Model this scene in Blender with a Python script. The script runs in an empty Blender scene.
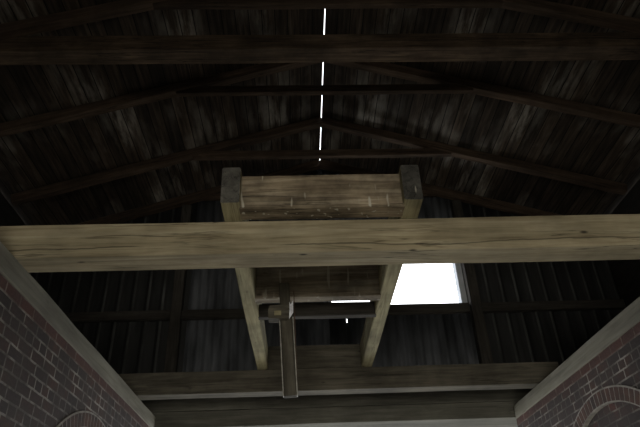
import bpy, bmesh, math, random
from mathutils import Vector, Matrix, noise
random.seed(7)
S = bpy.context.scene
COL = S.collection
CZ = 1.6                                   # eye height above the floor

# ------------------------------------------------------------------ camera
cam_d = bpy.data.cameras.new('camera')
cam_d.sensor_width = 36; cam_d.lens = 583/640*36; cam_d.clip_start = 0.05; cam_d.clip_end = 400
cam = bpy.data.objects.new('camera', cam_d); COL.objects.link(cam)
R = Matrix(((0.99913328, 0.01827529, -0.03739911),
            (-0.02166773, -0.53880416, -0.84215235),
            (-0.03554137, 0.8422328, -0.53794119)))
# columns: the camera's right, up and back directions in the building
m4 = R.to_4x4(); m4.translation = Vector((0, 0, CZ))
cam.matrix_world = m4
S.camera = cam
# ------------------------------------------------------------------ light
W = bpy.data.worlds.new('sky'); S.world = W; W.use_nodes = True
bg = W.node_tree.nodes['Background']
bg.inputs[0].default_value = (0.93, 0.96, 1.0, 1); bg.inputs[1].default_value = 4.0
def area(name, loc, target, sx, sy, power, color):
    d = bpy.data.lights.new(name, 'AREA'); d.shape = 'RECTANGLE'; d.size = sx; d.size_y = sy
    d.energy = power; d.color = color
    o = bpy.data.objects.new(name, d); COL.objects.link(o); o.location = loc
    o.rotation_euler = (Vector(target)-Vector(loc)).to_track_quat('-Z', 'Y').to_euler()
    return o
# daylight through the open cart doorway behind the viewer and the one ahead under the lintel
area('doorway_daylight', (0.1, -7.5, 1.5), (0.3, 4.0, 2.8), 4.0, 2.8, 450, (1.0, 0.93, 0.80))
area('far_doorway_daylight', (0.45, 12.0, 0.7), (0.45, 5.5, 3.9), 4.6, 1.8, 100, (0.90, 0.95, 1.0))
VS = S.view_settings
VS.view_transform = 'Standard'; VS.look = 'None'; VS.exposure = 0.0; VS.gamma = 1.0
VS.use_curve_mapping = False

# ------------------------------------------------------------------ material helpers
class NT:
    def __init__(s, name, rough=0.85):
        s.m = bpy.data.materials.new(name); s.m.use_nodes = True
        s.t = s.m.node_tree; s.b = s.t.nodes['Principled BSDF']
        s.b.inputs['Roughness'].default_value = rough
        s.b.inputs['Specular IOR Level'].default_value = 0.2
    def n(s, typ, **kw):
        x = s.t.nodes.new(typ)
        for k, v in kw.items():
            if k.startswith('_'): setattr(x, k[1:], v)
            else: x.inputs[k.replace('0_', '')].default_value = v
        return x
    def l(s, a, b): s.t.links.new(a, b)
    def coord(s, scale=(1, 1, 1), rnd=True, rot=(0, 0, 0)):
        tc = s.n('ShaderNodeTexCoord'); mp = s.n('ShaderNodeMapping')
        mp.inputs['Scale'].default_value = scale; mp.inputs['Rotation'].default_value = rot
        if rnd:
            oi = s.n('ShaderNodeObjectInfo'); mu = s.n('ShaderNodeVectorMath', _operation='MULTIPLY_ADD')
            cb = s.n('ShaderNodeCombineXYZ')
            s.l(oi.outputs['Random'], cb.inputs[0]); s.l(oi.outputs['Random'], cb.inputs[1]); s.l(oi.outputs['Random'], cb.inputs[2])
            s.l(cb.outputs[0], mu.inputs[0]); mu.inputs[1].default_value = (37, 19, 23)
            s.l(tc.outputs['Object'], mu.inputs[2]); s.l(mu.outputs[0], mp.inputs[0])
        else: s.l(tc.outputs['Object'], mp.inputs[0])
        return mp.outputs[0]
    def noise(s, vec, scale, detail=4, rough=.55, dist=0):
        x = s.n('ShaderNodeTexNoise'); x.inputs['Scale'].default_value = scale
        x.inputs['Detail'].default_value = detail; x.inputs['Roughness'].default_value = rough
        x.inputs['Distortion'].default_value = dist; s.l(vec, x.inputs['Vector']); return x.outputs[0]
    def ramp(s, f, stops):
        r = s.n('ShaderNodeValToRGB'); e = r.color_ramp.elements
        while len(e) > 1: e.remove(e[-1])
        e[0].position, e[0].color = stops[0][0], (*stops[0][1], 1)
        for p, c in stops[1:]:
            q = e.new(p); q.color = (*c, 1)
        s.l(f, r.inputs[0]); return r.outputs[0]
    def mix(s, f, a, b, mode='MIX'):
        x = s.n('ShaderNodeMix', _data_type='RGBA', _blend_type=mode)
        if isinstance(f, (int, float)): x.inputs[0].default_value = f
        else: s.l(f, x.inputs[0])
        for i, v in ((6, a), (7, b)):
            if isinstance(v, tuple): x.inputs[i].default_value = (*v, 1)
            else: s.l(v, x.inputs[i])
        return x.outputs[2]
    def out(s, c, bump=None, strength=.3, dist=.01):
        s.l(c, s.b.inputs['Base Color'])
        if bump is not None:
            bn = s.n('ShaderNodeBump'); bn.inputs['Strength'].default_value = strength; bn.inputs['Distance'].default_value = dist
            s.l(bump, bn.inputs['Height']); s.l(bn.outputs[0], s.b.inputs['Normal'])
        return s.m
def g(v): return (v, v, v)

def wood(name, dark, mid, light, knots=0.6, drips=0.0, grime=0.4, cracks=.7, split=None):
    """sawn timber; the grain runs along the object's own x"""
    a = NT(name)
    v = a.coord((1, 1, 1))
    tc = a.coord((0.9, 14, 14))
    g1 = a.noise(tc, 1.6, 6, .6, .6)
    col = a.ramp(g1, [(.30, dark), (.5, mid), (.72, light)])
    tone = a.noise(a.coord((.5, 3, 3)), 1.0, 3)
    col = a.mix(.7, col, a.ramp(tone, [(.32, g(.5)), (.68, g(1.3))]), 'MULTIPLY')
    if cracks:
        ck = a.noise(a.coord((.55, 9, 9)), 1.3, 5, .5, .4)
        cr = a.ramp(ck, [(.478, g(1)), (.50, g(.18)), (.520, g(1))])
        ms = a.ramp(a.noise(a.coord((.8, 1.5, 1.5)), 1.1, 2), [(.45, g(0)), (.6, g(cracks))])
        col = a.mix(ms, col, a.mix(1.0, col, cr, 'MULTIPLY'))
    if knots:
        vo = a.n('ShaderNodeTexVoronoi', _feature='F1'); vo.inputs['Scale'].default_value = 4.2
        wv = a.coord((.6, 1.5, 1.5)); a.l(wv, vo.inputs['Vector'])
        k = a.ramp(vo.outputs['Distance'], [(.035, g(.2)), (.06, g(.5)), (.10, g(1))])
        col = a.mix(knots, col, a.mix(1.0, col, k, 'MULTIPLY'))
    gr = a.noise(v, 2.3, 5, .6)
    col = a.mix(grime, col, a.mix(1.0, col, a.ramp(gr, [(.36, g(.35)), (.6, g(1.1))]), 'MULTIPLY'))
    if split is not None:                    # a drying split wandering along the timber
        tcn = a.n('ShaderNodeTexCoord'); sp = a.n('ShaderNodeSeparateXYZ'); a.l(tcn.outputs['Object'], sp.inputs[0])
        wn = a.noise(a.coord((.9, .2, .2)), 1.6, 4, .5)
        ad = a.n('ShaderNodeMath', _operation='MULTIPLY_ADD'); a.l(wn, ad.inputs[0]); ad.inputs[1].default_value = .10; a.l(sp.outputs[2], ad.inputs[2])
        sb = a.n('ShaderNodeMath', _operation='SUBTRACT'); a.l(ad.outputs[0], sb.inputs[0]); sb.inputs[1].default_value = split+.05
        ab = a.n('ShaderNodeMath', _operation='ABSOLUTE'); a.l(sb.outputs[0], ab.inputs[0])
        lm = a.ramp(ab.outputs[0], [(.0025, g(.30)), (.006, g(1))])
        gate = a.ramp(a.noise(a.coord((.5, .1, .1)), 1.7, 2), [(.42, g(0)), (.5, g(1))])
        col = a.mix(gate, col, a.mix(1.0, col, lm, 'MULTIPLY'))
    if drips:                                # pale droppings run down the face
        d = a.noise(a.coord((22, 22, 4.0)), 1.0, 1, .4)
        dm = a.ramp(d, [(.66, g(0)), (.72, g(drips))])
        col = a.mix(dm, col, (.42, .40, .33))
    return a.out(col, g1, .35, .004)

M = {}
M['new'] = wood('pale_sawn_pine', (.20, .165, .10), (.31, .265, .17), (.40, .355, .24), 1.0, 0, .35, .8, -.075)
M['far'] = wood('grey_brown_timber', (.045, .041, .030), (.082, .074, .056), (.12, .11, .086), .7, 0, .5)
M['plate'] = wood('grey_wall_plate', (.13, .124, .098), (.175, .167, .133), (.22, .21, .172), .2, 0, .2, .2)
M['lintel'] = wood('grey_lintel_timber', (.07, .068, .055), (.10, .098, .08), (.135, .13, .11), .2, 0, .3, .3)
M['old'] = wood('old_brown_timber', (.10, .072, .045), (.155, .115, .075), (.22, .175, .12), .8, 0, .6)
M['frame'] = wood('weathered_frame_timber', (.09, .066, .043), (.225, .18, .12), (.40, .34, .24), .9, .9, 1.0, .8, -.04)
M['joist'] = wood('lichened_timber', (.20, .175, .10), (.30, .27, .16), (.40, .37, .22), .6, 0, .5)
M['cross'] = wood('brown_cross_timber', (.11, .085, .055), (.21, .175, .125), (.33, .30, .235), .8, .4, .8)
M['rafter'] = wood('dark_red_rafter', (.038, .026, .017), (.062, .042, .028), (.10, .070, .047), .5, 0, .6)
M['dark'] = wood('blackened_timber', (.03, .027, .023), (.05, .045, .038), (.07, .065, .055), .2, 0, .4)
M['endgrain'] = wood('grey_end_grain', (.045, .043, .036), (.075, .072, .062), (.11, .105, .09), 0, .9, .6)

def boards_mat():
    a = NT('roof_boards'); v = a.coord((1, 1, 1), False)
    br = a.n('ShaderNodeTexBrick'); br.offset = .37
    for k, x in (('Scale', 1), ('Mortar Size', .006), ('Brick Width', 3.4), ('Row Height', .17), ('Bias', 0)): br.inputs[k].default_value = x
    br.inputs['Color1'].default_value = (*g(.45), 1); br.inputs['Color2'].default_value = (*g(1.25), 1); br.inputs['Mortar'].default_value = (*g(.08), 1)
    a.l(v, br.inputs['Vector'])
    g1 = a.noise(a.coord((1.1, 15, 15), False), 1.5, 5)
    base = a.ramp(g1, [(.3, (.013, .009, .006)), (.5, (.033, .024, .016)), (.75, (.075, .056, .040))])
    pale = a.noise(a.coord((.8, 5, 5), False), 1.2, 6, .65)
    pm = a.ramp(a.noise(a.coord((.35, .6, .6), False), 1.5, 4), [(.48, g(0)), (.64, g(1))])
    pf = a.mix(1.0, pm, a.ramp(pale, [(.44, g(0)), (.60, g(1))]), 'MULTIPLY')
    base = a.mix(pf, base, (.19, .175, .15))
    c = a.mix(1.0, base, br.outputs['Color'], 'MULTIPLY')
    return a.out(c, g1, .3, .004)
M['boards'] = boards_mat()

def brick_mat(name, w=.235, h=.088, red=1.0, mort=(.24, .22, .195), arch=False):
    a = NT(name); tc = a.coord((1, 1, 1), False)
    wob = a.noise(tc, 6, 3); off = a.n('ShaderNodeVectorMath', _operation='MULTIPLY_ADD')
    cb = a.n('ShaderNodeCombineXYZ'); a.l(wob, cb.inputs[0]); a.l(wob, cb.inputs[1])
    a.l(cb.outputs[0], off.inputs[0]); off.inputs[1].default_value = (.015, .015, 0); a.l(tc, off.inputs[2])
    br = a.n('ShaderNodeTexBrick'); br.offset = .5; br.squash = 0.55; br.squash_frequency = 3
    for k, x in (('Scale', 1), ('Mortar Size', .009), ('Mortar Smooth', .25), ('Brick Width', w), ('Row Height', h)): br.inputs[k].default_value = x
    br.inputs['Color1'].default_value = (.060*red, .031, .023, 1); br.inputs['Color2'].default_value = (.030, .023, .021, 1)
    br.inputs['Mortar'].default_value = (*mort, 1); a.l(off.outputs[0], br.inputs['Vector'])
    soot = a.noise(tc, 1.7, 5); grit = a.noise(tc, 40, 4)
    # mortar is raked or dirty in places: pull it back towards the brick colour
    pm = a.ramp(a.noise(tc, 4.0, 5), [(.46, g(.8)), (.60, g(0))])
    c = a.mix(pm, br.outputs['Color'], (.036, .028, .025))
    sp = a.n('ShaderNodeSeparateXYZ'); a.l(tc, sp.inputs[0])
    red = a.n('ShaderNodeMath', _operation='GREATER_THAN'); a.l(sp.outputs[1], red.inputs[0]); red.inputs[1].default_value = CZ+1.822-.088
    rm = a.n('ShaderNodeMath', _operation='MULTIPLY'); a.l(red.outputs[0], rm.inputs[0]); rm.inputs[1].default_value = .45
    c = a.mix(rm.outputs[0], c, (.095, .038, .028))
    c = a.mix(.8, c, a.ramp(soot, [(.3, g(.6)), (.7, g(1.25))]), 'MULTIPLY')
    c = a.mix(.6, c, a.ramp(grit, [(.3, g(.6)), (.7, g(1.3))]), 'MULTIPLY')
    inv = a.n('ShaderNodeMath', _operation='SUBTRACT'); inv.inputs[0].default_value = 1; a.l(br.outputs['Fac'], inv.inputs[1])
    return a.out(c, inv.outputs[0], .6, .01)
M['brick'] = brick_mat('sooty_brick')
M['infill'] = brick_mat('reddish_infill_brick', red=1.5, mort=(.16, .14, .12))
def plain(name, stops, scale=6, rough=.9, bump=.2, stretch=(1, 1, 1)):
    a = NT(name, rough); v = a.coord(stretch, True); f = a.noise(v, scale, 5)
    return a.out(a.ramp(f, stops), f, bump, .004)
M['voussoir'] = plain('arch_brick', [(.35, (.035, .026, .024)), (.65, (.085, .045, .035))], 7)
M['redbrick'] = plain('red_brick_course', [(.35, (.06, .026, .020)), (.65, (.13, .05, .036))], 5)
M['mortar'] = plain('lime_mortar', [(.35, (.16, .15, .13)), (.65, (.30, .28, .25))], 12)
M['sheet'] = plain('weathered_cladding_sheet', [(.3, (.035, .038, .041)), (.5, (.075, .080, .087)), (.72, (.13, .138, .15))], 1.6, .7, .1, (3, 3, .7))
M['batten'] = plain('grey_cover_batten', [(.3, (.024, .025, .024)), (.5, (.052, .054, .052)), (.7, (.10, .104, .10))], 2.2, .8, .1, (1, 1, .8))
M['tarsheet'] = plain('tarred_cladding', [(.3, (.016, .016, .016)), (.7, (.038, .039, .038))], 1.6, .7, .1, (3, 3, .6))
M['outer'] = plain('black_tarred_boarding', [(.3, (.015, .014, .012)), (.7, (.035, .032, .028))], 3, .95, .2, (1, 1, 4))
M['concrete'] = plain('dusty_concrete', [(.3, (.42, .39, .34)), (.7, (.58, .55, .48))], 2)
M['gravel'] = plain('pale_gravel', [(.3, (.28, .27, .24)), (.7, (.42, .40, .36))], 9)

M['reveal'] = plain('grey_painted_reveal', [(.3, (.42, .45, .48)), (.7, (.55, .58, .62))], 5)
M['metal'] = plain('worn_galvanised_strap', [(.3, (.14, .14, .12)), (.7, (.36, .35, .31))], 20, .5)
M['white'] = plain('chipped_white_paint', [(.35, (.45, .46, .50)), (.6, (.80, .81, .86))], 18, .6)
M['iron'] = plain('rusty_iron', [(.3, (.035, .024, .018)), (.7, (.09, .055, .035))], 15, .7)

# ------------------------------------------------------------------ object helpers
def tag(o, label=None, cat=None, group=None, kind=None):
    if label: o['label'] = label
    if cat: o['category'] = cat
    if group: o['group'] = group
    if kind: o['kind'] = kind
    return o
def empty(name, loc):
    o = bpy.data.objects.new(name, None); COL.objects.link(o); o.location = loc; o.empty_display_size = .1
    bpy.context.view_layer.update(); return o
def link(name, bm, mats, parent=None, mw=None):
    me = bpy.data.meshes.new(name); bmesh.ops.recalc_face_normals(bm, faces=bm.faces); bm.to_mesh(me); bm.free()
    for x in (mats if isinstance(mats, (list, tuple)) else [mats]): me.materials.append(x)
    o = bpy.data.objects.new(name, me); COL.objects.link(o)
    mw = mw or Matrix()
    if parent:
        o.parent = parent
        o.matrix_basis = Matrix.Translation(parent.location).inverted() @ mw if parent.type == 'EMPTY' else parent.matrix_basis.inverted() @ mw
        if parent.type != 'EMPTY' and parent.parent: o.matrix_basis = (Matrix.Translation(parent.parent.location) @ parent.matrix_basis).inverted() @ mw
    else: o.matrix_basis = mw
    return o
def timber_bm(L, w, h, wob=.004, bev=.006, endmat=None, seed=0):
    """a squared timber from x=0 to L, |y|<=w/2, |z|<=h/2 with slightly uneven arrises"""
    bm = bmesh.new(); n = max(2, int(L/.35)); rows = []
    prof = []
    for sx, sy in ((-1, -1), (1, -1), (1, 1), (-1, 1)):
        a = (sx*(w/2-bev), sy*h/2); b = (sx*w/2, sy*(h/2-bev))
        prof += [a, b] if sx*sy > 0 else [b, a]
    prof = [prof[i] for i in range(8)]
    # order the octagon round its centre
    prof.sort(key=lambda p: math.atan2(p[1]/h, p[0]/w))
    for i in range(n+1):
        x = L*i/n
        r = []
        for j, (y, z) in enumerate(prof):
            d = noise.noise_vector(Vector((x*1.3+seed*9.1, (1 if y > 0 else 0)*5.3, (1 if z > 0 else 0)*7.7)))
            e = 0 if i in (0, n) else 1
            r.append(bm.verts.new((x, y+d.y*wob*1.5*(.3+.7*e), z+d.z*wob*1.5*(.3+.7*e))))
        rows.append(r)
    for a, b in zip(rows, rows[1:]):
        for j in range(8): bm.faces.new((a[j], a[(j+1) % 8], b[(j+1) % 8], b[j]))
    f1 = bm.faces.new(rows[0][::-1]); f2 = bm.faces.new(rows[-1])
    if endmat is not None: f1.material_index = f2.material_index = endmat
    return bm
_seed = [0]
def timber(name, p0, p1, w, h, mats, parent=None, up=(0, 0, 1), wob=.004, bev=.006, endmat=None):
    """timber whose centre line runs from p0 to p1 (building coordinates, z above floor)"""
    _seed[0] += 1
    p0 = Vector(p0); p1 = Vector(p1); x = (p1-p0).normalized(); z = Vector(up); z = (z-x*z.dot(x)).normalized(); y = z.cross(x)
    mw = Matrix((x, y, z)).transposed().to_4x4(); mw.translation = p0
    return link(name, timber_bm((p1-p0).length, w, h, wob, bev, endmat, _seed[0]), mats, parent, mw)
def box(bm, x0, x1, y0, y1, z0, z1):
    v = [bm.verts.new(p) for p in ((x0, y0, z0), (x1, y0, z0), (x1, y1, z0), (x0, y1, z0), (x0, y0, z1), (x1, y0, z1), (x1, y1, z1), (x0, y1, z1))]
    for f in ((0, 3, 2, 1), (4, 5, 6, 7), (0, 1, 5, 4), (1, 2, 6, 5), (2, 3, 7, 6), (3, 0, 4, 7)): bm.faces.new([v[i] for i in f])
def prism(pts, depth):
    """polygon in local xy extruded along +z by depth"""
    bm = bmesh.new(); a = [bm.verts.new((x, y, 0)) for x, y in pts]; b = [bm.verts.new((x, y, depth)) for x, y in pts]; n = len(pts)
    bm.faces.new(a[::-1]); bm.faces.new(b)
    for i in range(n): bm.faces.new((a[i], a[(i+1) % n], b[(i+1) % n], b[i]))
    return bm
def struct(name, bm, m, mw=None): return tag(link(name, bm, m, None, mw), kind='structure')

# key sizes (z above floor = CZ + height above the eye)
H = 2.0
RX, RZ = 0.40, CZ+6.2                     # ridge line: underside of the rafters
SL = 0.315; TH = math.atan(SL)
XL, XR = RX-4.6, RX+4.6                   # outer walls of the building
WL, WR = -1.98, 2.925                     # inner faces of the brick walls
Y0, Y1 = -3.0, 8.3                        # front wall, gable
ZE = RZ-SL*4.6                            # eaves
RD = .15                                  # rafter depth

# ------------------------------------------------------------------ setting
bm = bmesh.new(); box(bm, XL-.1, XR+.1, Y0-.1, Y1+.12, -.12, 0); struct('floor', bm, M['concrete'])
bm = bmesh.new(); box(bm, -40, 40, -40, Y0-.1, -.14, -.04); box(bm, -40, 40, Y1+.12, 50, -.14, -.04); struct('ground', bm, M['gravel'])
# roof boarding on both slopes, leaving an open slit along the ridge
for s in (-1, 1):
    Ls = 4.95/math.cos(TH)
    slit = .0055
    # local x along the ridge (y of the building), local y down the slope
    bm = bmesh.new(); box(bm, 0, Y1-Y0+.3, 0, Ls, 0, .03)
    x = Vector((0, 1, 0)); y = Vector((s*math.cos(TH), 0, -math.sin(TH))); z = Vector((s*math.sin(TH), 0, math.cos(TH)))
    if s > 0:
        mw = Matrix((x, y, z)).transposed().to_4x4()
    else:
        mw = Matrix((x, y, z)).transposed().to_4x4()
    mw.translation = Vector((RX+s*slit, Y0-.15, RZ+RD/math.cos(TH)+.004))
    struct('ceiling', bm, M['boards'], mw)
# outer boarded walls
for nm, xa, xb in (('wall_far_left', XL-.08, XL), ('wall_far_right', XR, XR+.08)):
    bm = bmesh.new(); box(bm, xa, xb, Y0, Y1, 0, ZE+.10); struct(nm, bm, M['outer'])
# front wall behind the viewer with the cart doorway open in it
def gable_pts(xa, xb, zb=0.0):
    zt = lambda xx: RZ+RD*1.04-SL*abs(xx-RX)
    p = [(xa, zb), (xb, zb), (xb, zt(xb))]
    if xa < RX < xb: p.append((RX, zt(RX)))
    p.append((xa, zt(xa))); return p
mwf = Matrix(((1, 0, 0, 0), (0, 0, -1, 0), (0, 1, 0, 0), (0, 0, 0, 1)))
def wall_prism(name, pts, y, m):
    mw = mwf.copy(); mw.translation = Vector((0, y, 0)); return struct(name, prism(pts, .06), m, mw)
zt = lambda xx: RZ+RD*1.04-SL*abs(xx-RX)
wall_prism('wall_front', [(XL, 0), (-1.7, 0), (-1.7, 3.0), (2.3, 3.0), (2.3, 0), (XR, 0), (XR, zt(XR)), (RX, zt(RX)), (XL, zt(XL))], Y0, M['outer'])

# brick side walls with an arched doorway in each
def brick_wall(name, side, yc, rad, crown, half):
    """outline in local x (along the building) and y (height), depth away from the room"""
    ztop = CZ+H*.911
    cz = crown-.125-rad+.0
    pts = [(-1.2, 0), (yc-half, 0)]
    N = 14
    a = math.asin(half/rad)
    for i in range(N+1):
        t = -a+2*a*i/N; pts.append((yc+rad*math.sin(t), cz+rad*math.cos(t)))
    pts += [(yc+half, 0), (8.16, 0), (8.16, ztop), (-1.2, ztop)]
    x = Vector((0, 1, 0)); y = Vector((0, 0, 1)); z = Vector((side, 0, 0))
    mw = Matrix((x, y, z)).transposed().to_4x4(); mw.translation = Vector((WR if side > 0 else WL, 0, 0))
    bmw = prism(pts, .35)
    struct(name, bmw, M['brick'], mw)
    # gauged brick ring of the arch, proud of the wall, on a mortar bed
    NB = int(2*a*(rad+.06)/.082); ring = bmesh.new(); bed = bmesh.new(); sd = -1
    r0, r1 = rad, rad+.118
    for i in range(NB):
        t0 = -a+2*a*(i+.10)/NB; t1 = -a+2*a*(i+.90)/NB
        P = [(yc+r*math.sin(t), cz+r*math.cos(t)) for r, t in ((r0, t0), (r0, t1), (r1, t1), (r1, t0))]
        q = [ring.verts.new((u, v, -.014)) for u, v in P]; w_ = [ring.verts.new((u, v, .10)) for u, v in P]
        ring.faces.new(q); ring.faces.new(w_[::-1])
        for k in range(4): ring.faces.new((q[k], w_[k], w_[(k+1) % 4], q[(k+1) % 4]))
    tr = tag(link('trim_1' if side < 0 else 'trim_2', ring, M['voussoir'], None, mw), kind='structure')
    K = 24
    for i in range(K):
        t0 = -a+2*a*i/K; t1 = -a+2*a*(i+1)/K
        P = [(yc+r*math.sin(t), cz+r*math.cos(t)) for r, t in ((r0-.012, t0), (r0-.012, t1), (r1+.016, t1), (r1+.016, t0))]
        q = [bed.verts.new((u, v, -.0115)) for u, v in P]; w_ = [bed.verts.new((u, v, .05)) for u, v in P]
        bed.faces.new(q); bed.faces.new(w_[::-1])
        for k in range(4): bed.faces.new((q[k], w_[k], w_[(k+1) % 4], q[(k+1) % 4]))
    link('mortar_bed', bed, M['mortar'], tr, mw)
    # the arch is bricked up, its filling set a little back
    P = [(yc-half+.003, .01), (yc+half-.003, .01)]
    for i in range(N+1):
        t = a-2*a*i/N; P.append((yc+rad*math.sin(t)*.996, cz+rad*math.cos(t)-.004))
    fm = mw.copy(); fm.translation = mw.translation+z*.035
    tag(link(name, prism(P, .22), M['infill'], None, fm), kind='structure')
brick_wall('wall_left', -1, 5.80, 1.30, CZ+1.445, .85)
brick_wall('wall_right', 1, 5.75, 1.40, CZ+1.515, .95)

# gable cladding: ribbed sheets round the window opening, above the far doorway
WX0, WX1, WZ0, WZ1 = .44, 2.60, CZ+3.56, CZ+4.55
def sheet(xa, xb, za, zb, pitch, amp, m, y=Y1, phase=0, kind='batten'):
    bm = bmesh.new(); n = max(2, int((xb-xa)/(pitch/12))); top = []; bot = []
    for i in range(n+1):
        x = xa+(xb-xa)*i/n; f = ((x-xa)/pitch+phase) % 1
        if kind == 'sine': d = amp*.5*(1-math.cos(2*math.pi*f))
        else: d = amp*math.cos(math.pi*.5*(f-.5)/.24) if abs(f-.5) < .24 else 0
        zu = min(zb, zt(x)-.02) if zb is not None else zt(x)-.02
        bot.append(bm.verts.new((x, y-d, za))); top.append(bm.verts.new((x, y-d, zu)))
    for i in range(n):
        fc = bm.faces.new((bot[i], bot[i+1], top[i+1], top[i]))
        fc.smooth = True
        if kind == 'batten' and min(y-bot[i].co.y, y-bot[i+1].co.y) > amp*.55: fc.material_index = 1  # rib crests take the second, paler grey
    ret = bmesh.ops.extrude_face_region(bm, geom=bm.faces[:])
    for e in ret['geom']:
        if isinstance(e, bmesh.types.BMVert): e.co.y += .012
    return struct('wall_back', bm, m)
ZB = CZ+2.10
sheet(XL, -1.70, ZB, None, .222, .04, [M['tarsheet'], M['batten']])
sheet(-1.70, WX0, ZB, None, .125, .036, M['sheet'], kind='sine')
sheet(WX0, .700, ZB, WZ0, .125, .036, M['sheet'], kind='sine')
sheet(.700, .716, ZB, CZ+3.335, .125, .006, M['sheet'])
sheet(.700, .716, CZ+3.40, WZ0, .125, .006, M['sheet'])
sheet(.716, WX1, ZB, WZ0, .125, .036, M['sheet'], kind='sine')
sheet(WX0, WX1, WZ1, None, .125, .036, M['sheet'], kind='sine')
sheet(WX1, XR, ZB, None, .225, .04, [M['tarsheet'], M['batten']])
# lower gable on both sides of the far doorway
wall_prism('wall_back', [(XL, 0), (WL-.35, 0), (WL-.35, ZB+.1), (XL, ZB+.1)], Y1+.08, M['outer'])
wall_prism('wall_back', [(WR+.35, 0), (XR, 0), (XR, ZB+.1), (WR+.35, ZB+.1)], Y1+.08, M['outer'])
# window lining
bm = bmesh.new()
box(bm, WX1-.09, WX1, Y1-.0, Y1+.16, WZ0, WZ1); box(bm, WX0, WX0+.05, Y1, Y1+.10, WZ0, WZ1)
box(bm, WX0+.05, WX1-.09, Y1, Y1+.10, WZ1-.04, WZ1)
struct('window_1', bm, M['reveal'])

# ------------------------------------------------------------------ gable framing
tag(timber('wall_post', (-1.85, Y1-.09, CZ+2.24), (-1.85, Y1-.09, zt(-1.85)-.22), .16, .12, M['dark'], up=(0, 1, 0)),
    'dark upright post on the metal gable, left of the paler sheets', 'post')
tag(timber('wall_post', (2.68, Y1-.09, CZ+2.24), (2.68, Y1-.09, zt(2.68)-.22), .16, .14, M['dark'], up=(0, 1, 0)),
    'dark upright post on the metal gable, right of the bright opening', 'post')
for xa, xb, lab in ((XL+.02, -1.935, 'dark horizontal rail across the ribbed cladding at far left'),
                    (-1.765, 2.575, 'dark horizontal rail under the bright opening in the gable'),
                    (2.745, XR-.02, 'dark horizontal rail across the ribbed cladding at far right')):
    tag(timber('wall_rail', (xa, Y1-.085, CZ+3.485), (xb, Y1-.085, CZ+3.49), .09, .14, M['dark']), lab, 'rail')
lin = timber('lintel_beam', (WL-.3, Y1-.03, CZ+2.155), (WR+.3, Y1-.03, CZ+2.155), .22, .165, M['lintel'])
tag(lin, 'upper grey timber of the far lintel, below the metal cladding', 'beam')
lin = timber('lintel_beam', (WL-.3, Y1+.35, CZ+1.962), (WR+.3, Y1+.35, CZ+1.962), .92, .215, M['lintel'])
tag(lin, 'lowest grey timber across the far end, at the photo bottom edge', 'beam')
# long plates on the brick walls
tag(timber('wall_plate', (WL-.17, -1.2, CZ+H*.956), (WL-.17, 8.14, CZ+H*.956), .36, H*.088, M['plate'], wob=.005),
    'grey timber plate along the top of the left brick wall', 'wall plate')
tag(timber('wall_plate', (WR+.17, -1.2, CZ+H*.956), (WR+.17, 8.14, CZ+H*.956), .36, H*.088, M['plate'], wob=.005),
    'grey timber plate along the top of the right brick wall', 'wall plate')

# ------------------------------------------------------------------ roof trusses
def truss(y, label, collar_dz, tie=None, half=.055):
    t = empty('roof_truss', (RX, y, ZE)); tag(t, label, 'roof truss', None)
    Lx = 4.5
    for s in (-1, 1):
        # underside on the line z = RZ - SL*|x-RX|
        off = Vector((s*math.sin(TH), 0, math.cos(TH)))*(RD/2)
        a = Vector((RX-s*.03, y, RZ+SL*.03))+off; b = Vector((RX+s*Lx, y, RZ-SL*Lx))+off
        timber('rafter', a, b, 2*half, RD-.006, M['rafter'], t, up=off)
    zc = CZ+6.2*.895+collar_dz                 # underside of the collar
    hw = (RZ-zc)/SL-.0
    timber('collar', (RX-hw+.08, y-.005, zc+.0625), (RX+hw-.08, y-.005, zc+.0625), .075, .125, M['rafter'], t)
    if tie:
        timber('tie_beam', (XL+.06, y+.145, CZ+tie+.115), (XR-.06, y+.145, CZ+tie+.115), .21, .23, M['tie'], t)
    return t
M['tie'] = wood('red_brown_tie_timber', (.038, .026, .017), (.075, .052, .033), (.13, .094, .06), .6, 0, .8, .8, .01)
truss(4.32, 'roof truss carrying the thick full-width tie beam near the photo top', 0, 4.91)
truss(5.71, 'roof truss next behind the thick tie beam, its collar just below that beam', 0)
truss(7.09, 'roof truss with its peak over the ridge slit above the hoist frame', 0)
truss(8.20, 'farthest roof truss against the metal gable, half hidden by the frame', 0)

# ------------------------------------------------------------------ main beams
MBZ = CZ+2.0; BT = .268
tag(timber('cross_beam', (XL+.05, 3.750, MBZ+BT/2), (XR-.05, 3.750, MBZ+BT/2), .23, BT, M['new'], wob=.003),
    'long pale pine beam spanning the whole picture in front of the frame', 'beam')
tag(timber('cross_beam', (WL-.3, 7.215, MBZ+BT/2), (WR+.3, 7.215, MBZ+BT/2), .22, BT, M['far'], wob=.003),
    'grey-brown beam across the far end carrying the back of the frame', 'beam')

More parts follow.
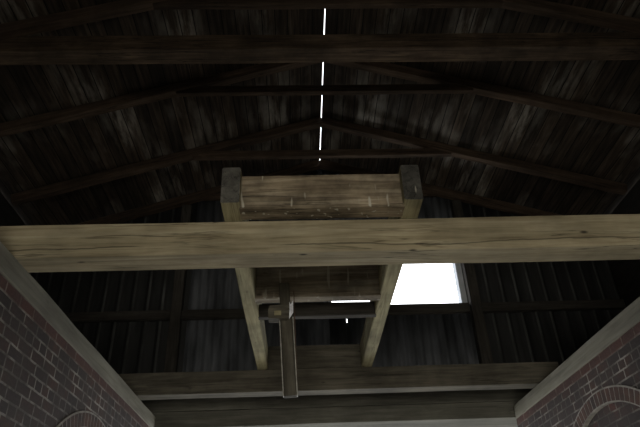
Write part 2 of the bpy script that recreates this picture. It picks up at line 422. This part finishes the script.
# ------------------------------------------------------------------ frame lying on the two beams
JZ0 = MBZ+BT; JH = .305; JZ = JZ0+JH/2+.001
fr = empty('timber_frame', (.1, 5.3, JZ0))
tag(fr, 'ladder-like frame of old timbers lying across the two beams', 'timber frame')
for x in (-.475, .818):
    timber('side_beam', (x, 3.39, JZ), (x, 7.30, JZ), .133, JH, [M['joist'], M['endgrain']], fr, endmat=1, wob=.005, bev=.010)
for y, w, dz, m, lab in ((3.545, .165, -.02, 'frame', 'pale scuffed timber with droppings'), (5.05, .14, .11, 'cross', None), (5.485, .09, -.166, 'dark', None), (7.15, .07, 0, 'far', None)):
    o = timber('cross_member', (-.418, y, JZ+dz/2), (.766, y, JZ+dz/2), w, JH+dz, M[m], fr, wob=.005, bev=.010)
    if lab: o['label'] = lab

# ------------------------------------------------------------------ hanging post of the hoist
hp = empty('hoist_post', (-.2, 4.9, CZ+1.33))
tag(hp, 'old timber hanger with pale metal edges below the frame', 'hoist post')
yh = 4.918; HX = .058
pa = Vector((-.150+HX, yh, CZ+1.335)); pb = Vector((-.182+HX, yh, CZ+2.02)); pc = Vector((-.200+HX, yh, CZ+2.36))
timber('post', pa, pb, .075, .105, M['far'], hp, up=(1, 0, 0), bev=.008)
timber('neck', pb+Vector((0, 0, .0)), pc, .105, .095, M['far'], hp, up=(1, 0, 0), bev=.006)
for s in (-1, 1):
    timber('edge_strap', pa+Vector((s*.058, -.01, 0)), pb+Vector((s*.060, -.01, .01)), .05, .008, M['metal'], hp, up=(1, 0, 0), wob=.001, bev=.001)
# head block: a gabled wooden block with a square peg showing
hb = prism([(-.338, 2.005), (-.175, 1.995), (-.128, 2.03), (-.150, 2.13), (-.325, 2.125), (-.342, 2.08)], .11)
mw = mwf.copy(); mw.translation = Vector((HX, yh+.025, CZ))
blk = link('head_block', hb, M['far'], hp, mw)
bmp = bmesh.new(); box(bmp, -.03, .03, -.012, .012, -.02, .02)
mp = Matrix.Translation(Vector((-.255+HX, yh-.09, CZ+2.045))); link('peg', bmp, M['joist'], blk, mp)
wp = prism([(-.155, 1.985), (-.118, 2.05), (-.118, 2.16), (-.140, 2.12), (-.152, 2.15), (-.150, 2.07)], .012)  # white piece stands in for the block's side face lit by the window
mw = mwf.copy(); mw.translation = Vector((HX, yh-.088, CZ))
o = link('bracket', wp, M['white'], hp, mw); o['label'] = 'chipped white bracket plate'
# thin guide rod beside the post
timber('guide_rod', (-.092+HX, yh, CZ+1.34), (-.112+HX, yh, CZ+2.30), .008, .008, M['iron'], hp, up=(0, 1, 0), wob=0, bev=.001)
